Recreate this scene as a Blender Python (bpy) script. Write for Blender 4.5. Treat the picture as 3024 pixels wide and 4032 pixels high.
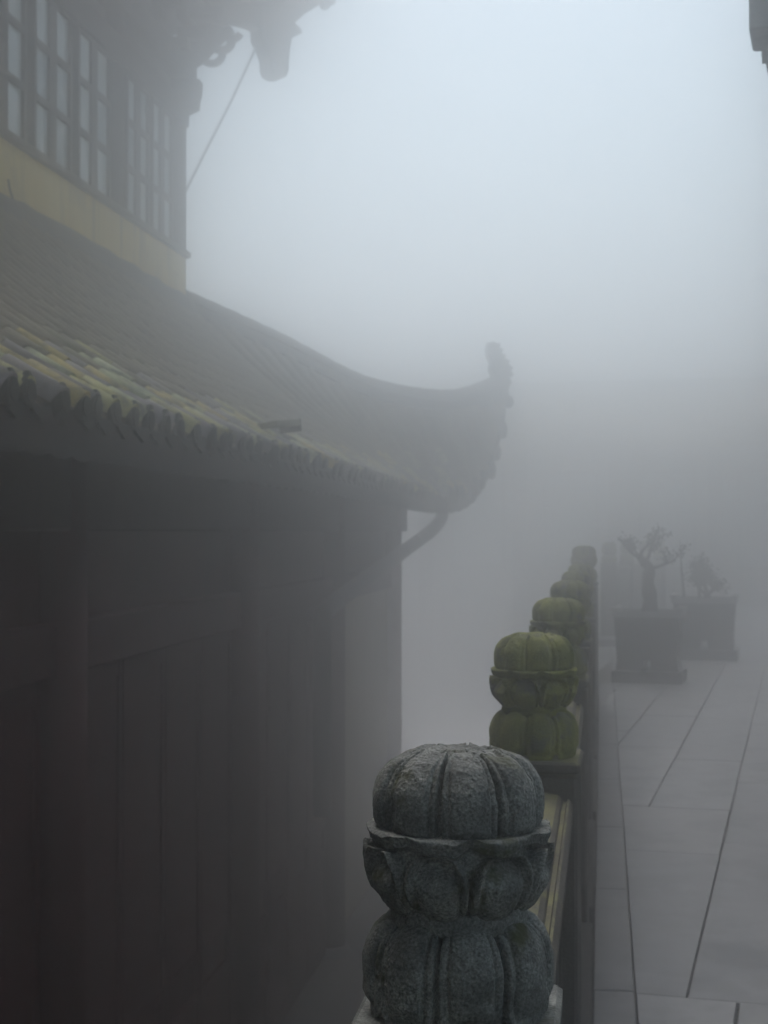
import bpy, math, random
from math import sin, cos, pi, radians, sqrt, atan2
from mathutils import Vector, Matrix, noise

random.seed(7)
scene = bpy.context.scene
for o in list(bpy.data.objects):
    bpy.data.objects.remove(o)
COL = scene.collection

# ------------------------------------------------------------------ camera
CAM_H = 1.5
cam_data = bpy.data.cameras.new("camera")
cam = bpy.data.objects.new("camera", cam_data)
COL.objects.link(cam)
cam.location = (0, 0, CAM_H)
cam.rotation_euler = (radians(90.75), 0, radians(8.4))
cam_data.sensor_fit = 'VERTICAL'
cam_data.sensor_height = 36
cam_data.lens = 52
cam_data.clip_start = 0.05
cam_data.clip_end = 1000
cam_data.dof.use_dof = True
cam_data.dof.focus_distance = 1.62
cam_data.dof.aperture_fstop = 16
scene.camera = cam

# ------------------------------------------------------------------ world, sun, exposure
SUN_EL, SUN_ROT = 68.0, -25.0          # high sun behind the fog, ahead of the camera and a little left
world = bpy.data.worlds.new("World")
scene.world = world
world.use_nodes = True
nt = world.node_tree
nt.nodes.clear()
sky = nt.nodes.new("ShaderNodeTexSky")
sky.sky_type = 'NISHITA'
sky.sun_disc = False
sky.sun_elevation = radians(SUN_EL)
sky.sun_rotation = radians(SUN_ROT)
sky.air_density = 1.0
sky.dust_density = 3.0
sky.ozone_density = 1.0
hsv = nt.nodes.new("ShaderNodeHueSaturation")
hsv.inputs["Hue"].default_value = 0.465
hsv.inputs["Saturation"].default_value = 0.74
bg = nt.nodes.new("ShaderNodeBackground")
bg.inputs["Strength"].default_value = 0.10
wout = nt.nodes.new("ShaderNodeOutputWorld")
nt.links.new(sky.outputs[0], hsv.inputs["Color"])
nt.links.new(hsv.outputs[0], bg.inputs["Color"])
nt.links.new(bg.outputs[0], wout.inputs["Surface"])

sun_d = bpy.data.lights.new("sun", 'SUN')
sun_d.energy = 0.8
sun_d.angle = radians(40)
sun_d.color = (1.0, 0.97, 0.93)
sun = bpy.data.objects.new("sun", sun_d)
COL.objects.link(sun)
_d = Vector((sin(radians(SUN_ROT)) * cos(radians(SUN_EL)), cos(radians(SUN_ROT)) * cos(radians(SUN_EL)), sin(radians(SUN_EL))))
sun.rotation_euler = (-_d).to_track_quat('-Z', 'Y').to_euler()

scene.view_settings.view_transform = 'Standard'
scene.view_settings.look = 'None'
scene.view_settings.exposure = 0.82
scene.view_settings.gamma = 1.0
scene.view_settings.use_curve_mapping = False
scene.cycles.max_bounces = 40
scene.cycles.diffuse_bounces = 3
scene.cycles.glossy_bounces = 2
scene.cycles.volume_bounces = 32
scene.cycles.use_denoising = True
scene.cycles.use_adaptive_sampling = True
scene.cycles.adaptive_threshold = 0.02

HAZE_DENSITY = 0.105

# ------------------------------------------------------------------ helpers
def link(o, parent=None):
    COL.objects.link(o)
    if parent is not None:
        o.parent = parent
    return o

def mesh_from(name, verts, faces, smooth=False):
    me = bpy.data.meshes.new(name)
    me.from_pydata([tuple(v) for v in verts], [], faces)
    me.update()
    if smooth:
        me.polygons.foreach_set("use_smooth", [True] * len(me.polygons))
    return me

def put(name, me, mat, parent=None, loc=None, rot=None, scale=None):
    o = bpy.data.objects.new(name, me)
    if mat is not None:
        if len(me.materials) == 0:
            me.materials.append(mat)
        elif me.materials[0] != mat:
            o.material_slots[0].link = 'OBJECT'
            o.material_slots[0].material = mat
    if loc is not None: o.location = loc
    if rot is not None: o.rotation_euler = rot
    if scale is not None: o.scale = scale
    return link(o, parent)

def empty(name, loc=(0, 0, 0), rz=0.0, parent=None):
    o = bpy.data.objects.new(name, None)
    o.location = loc
    o.rotation_euler = (0, 0, rz)
    o.empty_display_size = 0.2
    return link(o, parent)

def tag(o, label=None, cat=None, group=None, kind=None):
    if label: o["label"] = label
    if cat: o["category"] = cat
    if group: o["group"] = group
    if kind: o["kind"] = kind
    return o

class MB:
    """collects shapes into one mesh"""
    def __init__(self):
        self.v, self.f = [], []
    def add(self, verts, faces):
        n = len(self.v)
        self.v += [Vector(v) for v in verts]
        self.f += [[i + n for i in f] for f in faces]
        return self
    def box(self, x0, x1, y0, y1, z0, z1, b=0.0):
        if b <= 0:
            vs = [(x0, y0, z0), (x1, y0, z0), (x1, y1, z0), (x0, y1, z0), (x0, y0, z1), (x1, y0, z1), (x1, y1, z1), (x0, y1, z1)]
            fs = [[0, 3, 2, 1], [4, 5, 6, 7], [0, 1, 5, 4], [1, 2, 6, 5], [2, 3, 7, 6], [3, 0, 4, 7]]
            return self.add(vs, fs)
        # top and bottom chamfer, vertical edges chamfered too
        def ring(ix, z):
            c = b
            return [(x0 + ix + c, y0 + ix, z), (x1 - ix - c, y0 + ix, z), (x1 - ix, y0 + ix + c, z), (x1 - ix, y1 - ix - c, z),
                    (x1 - ix - c, y1 - ix, z), (x0 + ix + c, y1 - ix, z), (x0 + ix, y1 - ix - c, z), (x0 + ix, y0 + ix + c, z)]
        vs = ring(b, z0) + ring(0, z0 + b) + ring(0, z1 - b) + ring(b, z1)
        fs = [list(range(7, -1, -1)), list(range(24, 32))]
        for r in range(3):
            for i in range(8):
                j = (i + 1) % 8
                fs.append([r * 8 + i, r * 8 + j, r * 8 + 8 + j, r * 8 + 8 + i])
        return self.add(vs, fs)
    def prism(self, pts, y0, y1, bevel=0.0, frame=None):
        """closed polygon pts (a,b) extruded along the third axis; frame maps (a,c,b) to 3-D"""
        fr = frame or (lambda a, c, b: (a, c, b))
        n = len(pts)
        if bevel <= 0:
            vs = [fr(a, y0, b) for a, b in pts] + [fr(a, y1, b) for a, b in pts]
            fs = [list(range(n)), list(range(2 * n - 1, n - 1, -1))]
            for i in range(n):
                j = (i + 1) % n
                fs.append([j, i, n + i, n + j])
            return self.add(vs, fs)
        cx = sum(p[0] for p in pts) / n; cz = sum(p[1] for p in pts) / n
        ins = []
        for i in range(n):
            p0, p1, p2 = Vector(pts[i - 1]), Vector(pts[i]), Vector(pts[(i + 1) % n])
            t = (p2 - p0)
            t = t.normalized() if t.length > 1e-9 else Vector((1, 0))
            nn = Vector((-t.y, t.x))
            ins.append((p1 + nn * bevel)[:])
        a2 = sum(pts[i][0] * pts[(i + 1) % n][1] - pts[(i + 1) % n][0] * pts[i][1] for i in range(n))
        if a2 < 0:
            ins = [(2 * p[0] - q[0], 2 * p[1] - q[1]) for p, q in zip(pts, ins)]
        rings = [(ins, y0), (pts, y0 + bevel), (pts, y1 - bevel), (ins, y1)]
        vs = []
        for pp, y in rings:
            vs += [fr(a, y, b) for a, b in pp]
        fs = [list(range(n)), list(range(4 * n - 1, 3 * n - 1, -1))]
        for r in range(3):
            for i in range(n):
                j = (i + 1) % n
                fs.append([r * n + j, r * n + i, r * n + n + i, r * n + n + j])
        return self.add(vs, fs)
    def tube(self, pts, rad, seg=8, cap=True):
        pts = [Vector(p) for p in pts]
        rads = rad if isinstance(rad, (list, tuple)) else [rad] * len(pts)
        vs, fs = [], []
        up = Vector((0, 0, 1))
        prev = None
        for i, p in enumerate(pts):
            t = (pts[min(i + 1, len(pts) - 1)] - pts[max(i - 1, 0)]).normalized()
            if prev is None:
                a = t.cross(up)
                if a.length < 1e-3: a = t.cross(Vector((1, 0, 0)))
            else:
                a = prev - t * prev.dot(t)
            a.normalize(); prev = a
            b = t.cross(a)
            for k in range(seg):
                an = 2 * pi * k / seg
                vs.append(p + (a * cos(an) + b * sin(an)) * rads[i])
        for i in range(len(pts) - 1):
            for k in range(seg):
                l = (k + 1) % seg
                fs.append([i * seg + k, i * seg + l, (i + 1) * seg + l, (i + 1) * seg + k])
        if cap:
            fs.append(list(range(seg - 1, -1, -1)))
            n = (len(pts) - 1) * seg
            fs.append(list(range(n, n + seg)))
        return self.add(vs, fs)
    def grid(self, rows):
        n = len(rows[0]); vs = [p for r in rows for p in r]; fs = []
        for i in range(len(rows) - 1):
            for j in range(n - 1):
                fs.append([i * n + j, i * n + j + 1, (i + 1) * n + j + 1, (i + 1) * n + j])
        return self.add(vs, fs)
    def build(self, name, mat, parent=None, smooth=False, **k):
        return put(name, mesh_from(name, self.v, self.f, smooth), mat, parent, **k)

def smooth01(x):
    x = max(0.0, min(1.0, x))
    return x * x * (3 - 2 * x)

def interp(xs, ys, x):
    if x <= xs[0]: return ys[0]
    for i in range(len(xs) - 1):
        if x <= xs[i + 1]:
            t = (x - xs[i]) / (xs[i + 1] - xs[i])
            return ys[i] + (ys[i + 1] - ys[i]) * t
    return ys[-1]

def catmull(pts, n):
    """smooth curve through pts (tuples), n samples per span"""
    out = []
    P = [Vector(p) for p in pts]
    for i in range(len(P) - 1):
        p0 = P[max(i - 1, 0)]; p1 = P[i]; p2 = P[i + 1]; p3 = P[min(i + 2, len(P) - 1)]
        for k in range(n):
            t = k / n
            out.append(0.5 * ((2 * p1) + (p2 - p0) * t + (2 * p0 - 5 * p1 + 4 * p2 - p3) * t * t + (3 * p1 - p0 - 3 * p2 + p3) * t ** 3))
    out.append(P[-1].copy())
    return out

# ------------------------------------------------------------------ materials
def material(name, c1, c2, scale=4.0, rough=0.8, bump=0.3, bump_scale=60.0, bump_dist=0.01, speck=0.0, speck_scale=180.0,
             patch=None, patch_scale=3.0, patch_lo=0.5, patch_hi=0.62, streak=None, obj_ramp=None, spec=0.3, metal=0.0,
             coarse=0.0, coarse_scale=14.0, top_moss=None, top_lo=0.3, stretch=None):
    m = bpy.data.materials.new(name)
    m.use_nodes = True
    t = m.node_tree; N = t.nodes; L = t.links
    b = N["Principled BSDF"]
    b.inputs["Roughness"].default_value = rough
    b.inputs["Specular IOR Level"].default_value = spec
    b.inputs["Metallic"].default_value = metal
    tc = N.new("ShaderNodeTexCoord")
    geo = N.new("ShaderNodeNewGeometry")
    co = tc.outputs["Object"]
    if stretch:
        mp = N.new("ShaderNodeMapping")
        mp.inputs["Scale"].default_value = stretch
        L.new(co, mp.inputs["Vector"]); co = mp.outputs["Vector"]
    oi = N.new("ShaderNodeObjectInfo")
    # shift the pattern for every object so that copies differ
    sh = N.new("ShaderNodeVectorMath"); sh.operation = 'ADD'
    cb = N.new("ShaderNodeCombineXYZ")
    mu = N.new("ShaderNodeMath"); mu.operation = 'MULTIPLY'; mu.inputs[1].default_value = 37.0
    L.new(oi.outputs["Random"], mu.inputs[0])
    for k in range(3): L.new(mu.outputs[0], cb.inputs[k])
    L.new(co, sh.inputs[0]); L.new(cb.outputs[0], sh.inputs[1])
    co = sh.outputs[0]
    def tex(sc, det=6.0, ro=0.6):
        n = N.new("ShaderNodeTexNoise")
        n.inputs["Scale"].default_value = sc; n.inputs["Detail"].default_value = det; n.inputs["Roughness"].default_value = ro
        L.new(co, n.inputs["Vector"])
        return n.outputs["Fac"]
    def ramp(f, lo, hi):
        r = N.new("ShaderNodeMapRange"); r.interpolation_type = 'SMOOTHSTEP'
        r.inputs["From Min"].default_value = lo; r.inputs["From Max"].default_value = hi
        L.new(f, r.inputs["Value"])
        return r.outputs["Result"]
    def mix(a, c, f, mode='MIX'):
        x = N.new("ShaderNodeMix"); x.data_type = 'RGBA'; x.blend_type = mode
        for s, v in ((x.inputs[6], a), (x.inputs[7], c)):
            if isinstance(v, (tuple, list)): s.default_value = (*v, 1)
            else: L.new(v, s)
        if isinstance(f, float): x.inputs[0].default_value = f
        else: L.new(f, x.inputs[0])
        return x.outputs[2]
    n1 = tex(scale)
    col = mix(c1, c2, ramp(n1, 0.3, 0.7))
    if obj_ramp:
        r = N.new("ShaderNodeValToRGB"); r.color_ramp.interpolation = 'CONSTANT'
        el = r.color_ramp.elements
        el[0].position = 0; el[0].color = (*obj_ramp[0], 1)
        el[1].position = 1.0 / len(obj_ramp); el[1].color = (*obj_ramp[1], 1)
        for k in range(2, len(obj_ramp)):
            e = el.new(k / len(obj_ramp)); e.color = (*obj_ramp[k], 1)
        L.new(oi.outputs["Random"], r.inputs[0])
        col = mix(col, r.outputs[0], ramp(tex(scale * 1.7), 0.25, 0.6))
    if speck > 0:
        v = tex(speck_scale, 3.0, 0.7)
        g = N.new("ShaderNodeMapRange")
        g.inputs["From Min"].default_value = 0.3; g.inputs["From Max"].default_value = 0.7
        g.inputs["To Min"].default_value = 1 - speck; g.inputs["To Max"].default_value = 1 + speck
        L.new(v, g.inputs["Value"])
        vm = N.new("ShaderNodeVectorMath"); vm.operation = 'SCALE'
        L.new(col, vm.inputs[0]); L.new(g.outputs[0], vm.inputs["Scale"])
        col = vm.outputs[0]
    if patch:
        pf = ramp(tex(patch_scale, 8.0, 0.65), patch_lo, patch_hi)
        col = mix(col, patch, pf)
    if streak:
        mp2 = N.new("ShaderNodeMapping"); mp2.inputs["Scale"].default_value = (9, 9, 0.7)
        L.new(co, mp2.inputs["Vector"])
        ns = N.new("ShaderNodeTexNoise"); ns.inputs["Scale"].default_value = 1.0; ns.inputs["Detail"].default_value = 5
        L.new(mp2.outputs[0], ns.inputs["Vector"])
        col = mix(col, streak, ramp(ns.outputs["Fac"], 0.5, 0.75))
    if top_moss:
        sx = N.new("ShaderNodeSeparateXYZ"); L.new(geo.outputs["Normal"], sx.inputs[0])
        ad = N.new("ShaderNodeMath"); ad.operation = 'MULTIPLY_ADD'; ad.inputs[1].default_value = 0.5
        L.new(sx.outputs[2], ad.inputs[0]); L.new(tex(9.0, 6, 0.7), ad.inputs[2])
        col = mix(col, top_moss, ramp(ad.outputs[0], top_lo, top_lo + 0.35))
    L.new(col, b.inputs["Base Color"])
    if bump > 0:
        bp = N.new("ShaderNodeBump"); bp.inputs["Strength"].default_value = bump; bp.inputs["Distance"].default_value = bump_dist
        h = tex(bump_scale, 8.0, 0.7)
        if coarse > 0:
            vo = N.new("ShaderNodeTexVoronoi"); vo.inputs["Scale"].default_value = coarse_scale
            L.new(co, vo.inputs["Vector"])
            am = N.new("ShaderNodeMath"); am.operation = 'MULTIPLY_ADD'; am.inputs[1].default_value = coarse
            L.new(vo.outputs["Distance"], am.inputs[0]); L.new(h, am.inputs[2]); h = am.outputs[0]
        L.new(h, bp.inputs["Height"]); L.new(bp.outputs["Normal"], b.inputs["Normal"])
        rr = N.new("ShaderNodeMapRange"); rr.inputs["To Min"].default_value = max(0.0, rough - 0.15); rr.inputs["To Max"].default_value = min(1.0, rough + 0.12)
        L.new(tex(scale * 2.3), rr.inputs["Value"]); L.new(rr.outputs[0], b.inputs["Roughness"])
    return m

M = {}
M['granite'] = material('granite', (0.085, 0.092, 0.088), (0.21, 0.22, 0.205), 20, 0.75, 0.9, 230, 0.0016, 0.8, 330,
                        patch=(0.055, 0.062, 0.022), patch_scale=11, patch_lo=0.55, patch_hi=0.68, coarse=0.9, coarse_scale=210)
M['granite_moss'] = material('granite_moss', (0.215, 0.225, 0.045), (0.11, 0.12, 0.035), 14, 0.9, 0.9, 160, 0.003, 0.4, 320,
                             patch=(0.10, 0.105, 0.085), patch_scale=13, patch_lo=0.51, patch_hi=0.64, coarse=0.3, coarse_scale=240)
M['rail_stone'] = material('rail_stone', (0.05, 0.048, 0.045), (0.085, 0.08, 0.072), 6, 0.85, 0.8, 130, 0.004, 0.5, 200,
                           top_moss=(0.17, 0.168, 0.075), top_lo=0.80)
M['dark_stone'] = material('dark_stone', (0.04, 0.04, 0.04), (0.065, 0.064, 0.06), 6, 0.85, 0.6, 130, 0.003, 0.3, 260)
M['plinth'] = material('plinth', (0.13, 0.136, 0.142), (0.19, 0.196, 0.202), 5, 0.6, 0.5, 130, 0.003, 0.2, 260)
M['paver'] = material('paver', (0.15, 0.156, 0.164), (0.195, 0.202, 0.21), 3.2, 0.5, 0.35, 120, 0.002, 0.14, 220,
                      patch=(0.095, 0.101, 0.106), patch_scale=2.6, patch_lo=0.48, patch_hi=0.64, spec=0.4,
                      obj_ramp=[(0.16, 0.166, 0.172), (0.20, 0.205, 0.21), (0.175, 0.178, 0.18), (0.14, 0.146, 0.152), (0.19, 0.198, 0.205)], streak=(0.125, 0.13, 0.128))
M['bedding'] = material('bedding', (0.028, 0.028, 0.022), (0.05, 0.05, 0.035), 8, 0.9, 0.5, 90)
M['court'] = material('court', (0.40, 0.40, 0.40), (0.47, 0.47, 0.47), 1.2, 0.6, 0.3, 30)
M['retaining'] = material('retaining', (0.13, 0.13, 0.13), (0.2, 0.2, 0.2), 2, 0.8, 0.5, 40, streak=(0.09, 0.095, 0.08))
M['tile'] = material('tile', (0.085, 0.080, 0.075), (0.15, 0.14, 0.125), 7, 0.85, 0.6, 60, 0.004, 0.25, 150,
                     patch=(0.24, 0.23, 0.12), patch_scale=5, patch_lo=0.56, patch_hi=0.68,
                     obj_ramp=[(0.56, 0.56, 0.36), (0.28, 0.25, 0.26), (0.52, 0.48, 0.22), (0.34, 0.31, 0.30), (0.44, 0.46, 0.28), (0.55, 0.44, 0.18), (0.22, 0.20, 0.20)])
M['shaded_tile_cap'] = material('shaded_tile_cap', (0.018, 0.021, 0.018), (0.032, 0.036, 0.028), 12, 0.9, 0.6, 80, 0.003, 0.3, 160,  # near-black colour stands in for shade on the eave's tile ends
                         patch=(0.07, 0.08, 0.025), patch_scale=9, patch_lo=0.62, patch_hi=0.74)
M['roof_bed'] = material('roof_bed', (0.17, 0.145, 0.11), (0.30, 0.26, 0.195), 3, 0.9, 0.7, 40, 0.006, 0.25, 120,
                         patch=(0.17, 0.165, 0.10), patch_scale=3, patch_lo=0.55, patch_hi=0.68)
M['ridge'] = material('ridge', (0.09, 0.088, 0.085), (0.14, 0.135, 0.125), 5, 0.85, 0.6, 50, 0.006, 0.25, 120)
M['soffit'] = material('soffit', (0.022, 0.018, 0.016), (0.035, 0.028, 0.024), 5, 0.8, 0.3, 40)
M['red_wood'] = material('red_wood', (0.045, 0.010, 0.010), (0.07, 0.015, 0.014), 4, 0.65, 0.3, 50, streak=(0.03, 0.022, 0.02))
M['dark_wood'] = material('dark_wood', (0.04, 0.03, 0.026), (0.065, 0.05, 0.042), 5, 0.75, 0.3, 50, streak=(0.03, 0.025, 0.022))
M['ochre'] = material('ochre', (0.68, 0.49, 0.15), (0.76, 0.59, 0.24), 1.4, 0.9, 0.3, 30, patch=(0.52, 0.40, 0.19), patch_scale=1.2,
                      patch_lo=0.48, patch_hi=0.66, streak=(0.42, 0.33, 0.16))
M['fogged_plaster'] = material('fogged_plaster', (0.34, 0.29, 0.22), (0.42, 0.37, 0.29), 1.4, 0.9, 0.3, 30, streak=(0.3, 0.27, 0.2))  # tan plaster with fog paleness mixed in, so the wall's end melts away
M['sky_glass'] = material('sky_glass', (0.55, 0.60, 0.61), (0.66, 0.72, 0.73), 3, 0.25, 0.0, spec=0.6, obj_ramp=[(0.5, 0.55, 0.56), (0.68, 0.73, 0.74), (0.38, 0.43, 0.45), (0.6, 0.62, 0.6)])  # pale grey base colour paints in the sky reflected by the panes
M['pipe'] = material('pipe', (0.02, 0.02, 0.02), (0.03, 0.03, 0.03), 5, 0.5, 0.2, 40)
M['cable'] = material('cable', (0.04, 0.04, 0.042), (0.06, 0.06, 0.062), 5, 0.6, 0.0)
M['pot'] = material('pot', (0.06, 0.058, 0.055), (0.10, 0.098, 0.09), 5, 0.7, 0.5, 60)
M['pot_rim'] = material('pot_rim', (0.25, 0.25, 0.24), (0.34, 0.34, 0.33), 6, 0.6, 0.5, 60)
M['bark'] = material('bark', (0.03, 0.026, 0.02), (0.055, 0.045, 0.036), 14, 0.9, 0.9, 30, 0.02)
M['leaf'] = material('leaf', (0.02, 0.035, 0.016), (0.045, 0.06, 0.025), 3, 0.6, 0.0)
M['soil'] = material('soil', (0.03, 0.024, 0.018), (0.05, 0.042, 0.03), 20, 0.95, 0.6, 60)
M['concrete'] = material('concrete', (0.13, 0.135, 0.13), (0.19, 0.195, 0.185), 4, 0.8, 0.5, 60, streak=(0.10, 0.105, 0.095))
M['board'] = material('board', (0.20, 0.19, 0.13), (0.3, 0.29, 0.2), 5, 0.9, 0.4, 60)
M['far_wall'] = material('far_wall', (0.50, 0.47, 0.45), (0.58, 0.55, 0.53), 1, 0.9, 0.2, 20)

# ================================================================== THE SETTING
TH = radians(8.4)
LOW = -2.75

g = MB(); g.grid([[(-140, -100, LOW), (140, -100, LOW)], [(-140, 170, LOW), (140, 170, LOW)]])
tag(g.build("ground", M['court']), "lower courtyard ground lost in fog", kind="structure")

ter = MB(); ter.box(-0.31, 16, -12, 13.9, LOW + 0.004, -0.03)
# beyond the bend the terrace edge swings right with the paving
ter.prism([(-0.31, 13.904), (16, 13.904), (16, 34.5), (1.9, 34.5)], LOW + 0.004, -0.03, frame=lambda a, c, b: (a, b, c))
terrace = ter.build("terrace", M['bedding'])
tag(terrace, "raised stone paved walkway right of the balustrade", kind="structure")

# ---- pavers: laid at 7.2 degrees to the balustrade
PA = radians(7.2)
ud = Vector((sin(PA), cos(PA))); vd = Vector((cos(PA), -sin(PA)))
def clip_right(poly, xmin):
    out = []
    for i in range(len(poly)):
        a, b = poly[i], poly[(i + 1) % len(poly)]
        ia, ib = a.x >= xmin, b.x >= xmin
        if ia: out.append(a)
        if ia != ib:
            t = (xmin - a.x) / (b.x - a.x)
            out.append(a + (b - a) * t)
    return out
def px_ground(x, y):
    z = 3194.4 * CAM_H / (y - 1148.0); xc = (x - 829.5) / 3194.4 * z
    return Vector((xc * cos(TH) - z * sin(TH), xc * sin(TH) + z * cos(TH)))
_a = px_ground(1480, 2150); _b = px_ground(1400, 1740)
VA = _a.dot(vd); VB = _b.dot(vd); UA = _a.dot(ud); UB = _b.dot(ud)
W = abs(VA - VB)
J = 0.010
pav_list = []
def slab(u0, u1, v0, v1):
    j = J * random.uniform(0.7, 1.2) / 2
    sk = random.uniform(-0.0025, 0.0025)
    k = 0.0016 if u0 > UA - 0.01 else j
    q = [ud * (u0 + k) + vd * (v0 + j + sk), ud * (u0 + k) + vd * (v1 - j), ud * (u1 - k) + vd * (v1 - j + sk), ud * (u1 - k) + vd * (v0 + j)]
    q = [Vector((p.x, p.y)) for p in q]
    q = clip_right(q, 0.106)
    if len(q) < 3: return
    a2 = 0
    for i in range(len(q)):
        a2 += q[i].x * q[(i + 1) % len(q)].y - q[(i + 1) % len(q)].x * q[i].y
    if abs(a2) / 2 < 0.004: return
    if a2 < 0: q.reverse()
    pav_list.append(q)
cols = [VA + k * W for k in range(-9, 14)]
for k, v0 in enumerate(cols[:-1]):
    v1 = cols[k + 1]
    # nearest course, before the long cross joint
    off = W * 0.37
    u = UA
    slab(UA - 0.9, UA, v0 + off, v1 + off)
    slab(UA - 1.8, UA - 0.9, v0 + off * 0.2, v1 + off * 0.2)
    while u < 30:
        ln = random.choice((1.7, 2.2, 2.6)) * random.uniform(0.93, 1.07)
        if k == 7 and u < UB - 0.05:
            u += min(ln, UB - u) if UB - u > 0.25 else UB - u
            continue
        if k == 8 and u < UB - 0.05:
            ln = min(ln, UB - u) if UB - u > 0.9 else UB - u
            slab(u, u + ln, cols[7], v1)
        else:
            slab(u, u + ln, v0, v1)
        u += ln
def paver_mesh(q, thick=0.05, b=0.004):
    n = len(q)
    c = sum(q, Vector((0, 0))) / n
    dz = random.uniform(-0.0015, 0.0015)
    ins = [p + (c - p).normalized() * b * 1.4 for p in q]
    vs = [(p.x, p.y, -thick) for p in q] + [(p.x, p.y, -b + dz) for p in q] + [(p.x, p.y, dz) for p in ins]
    fs = [list(range(2 * n, 3 * n))]
    for r in range(2):
        for i in range(n):
            jx = (i + 1) % n
            fs.append([r * n + i, r * n + jx, r * n + n + jx, r * n + n + i])
    return vs, fs
def in_view(q):
    c = sum(q, Vector((0, 0))) / len(q)
    if c.y < 1: return False
    an = atan2(c.x, c.y) + TH
    return -0.28 < an < 0.36 and c.y < 21
pav_list.sort(key=lambda q: (sum(q, Vector((0, 0))) / len(q)).length)
rest = MB(); npv = 0
for q in pav_list:
    vs, fs = paver_mesh(q)
    if in_view(q) and npv < 280:
        put("paver", mesh_from("paver", vs, fs), M['paver'], terrace); npv += 1
    else:
        rest.add(vs, fs)
ro = rest.build("paving_beyond", M['paver'], terrace); ro["kind"] = "stuff"
# far terrace surface once the joints can no longer be told apart
sl = MB(); sl.box(5.5, 15, 21.0, 34.4, -0.05, -0.02); sl.build("paving_slab", M['paver'], terrace)

# ---- edge stones along the foot of the balustrade
y = -2.0; 
while y < 13.5:
    ln = random.uniform(1.1, 1.6)
    mb = MB(); mb.box(-0.032, 0.100, y + 0.004, y + ln - 0.004, -0.05, 0.006 + random.uniform(-0.001, 0.001), 0.004)
    mb.build("edge_stone", M['plinth'], terrace)
    y += ln

# ================================================================== BALUSTRADE
XC = -0.156            # centre line
P_Y = [1.61 + 1.85 * k for k in range(7)]
HEAD_Z = 0.98

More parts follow.
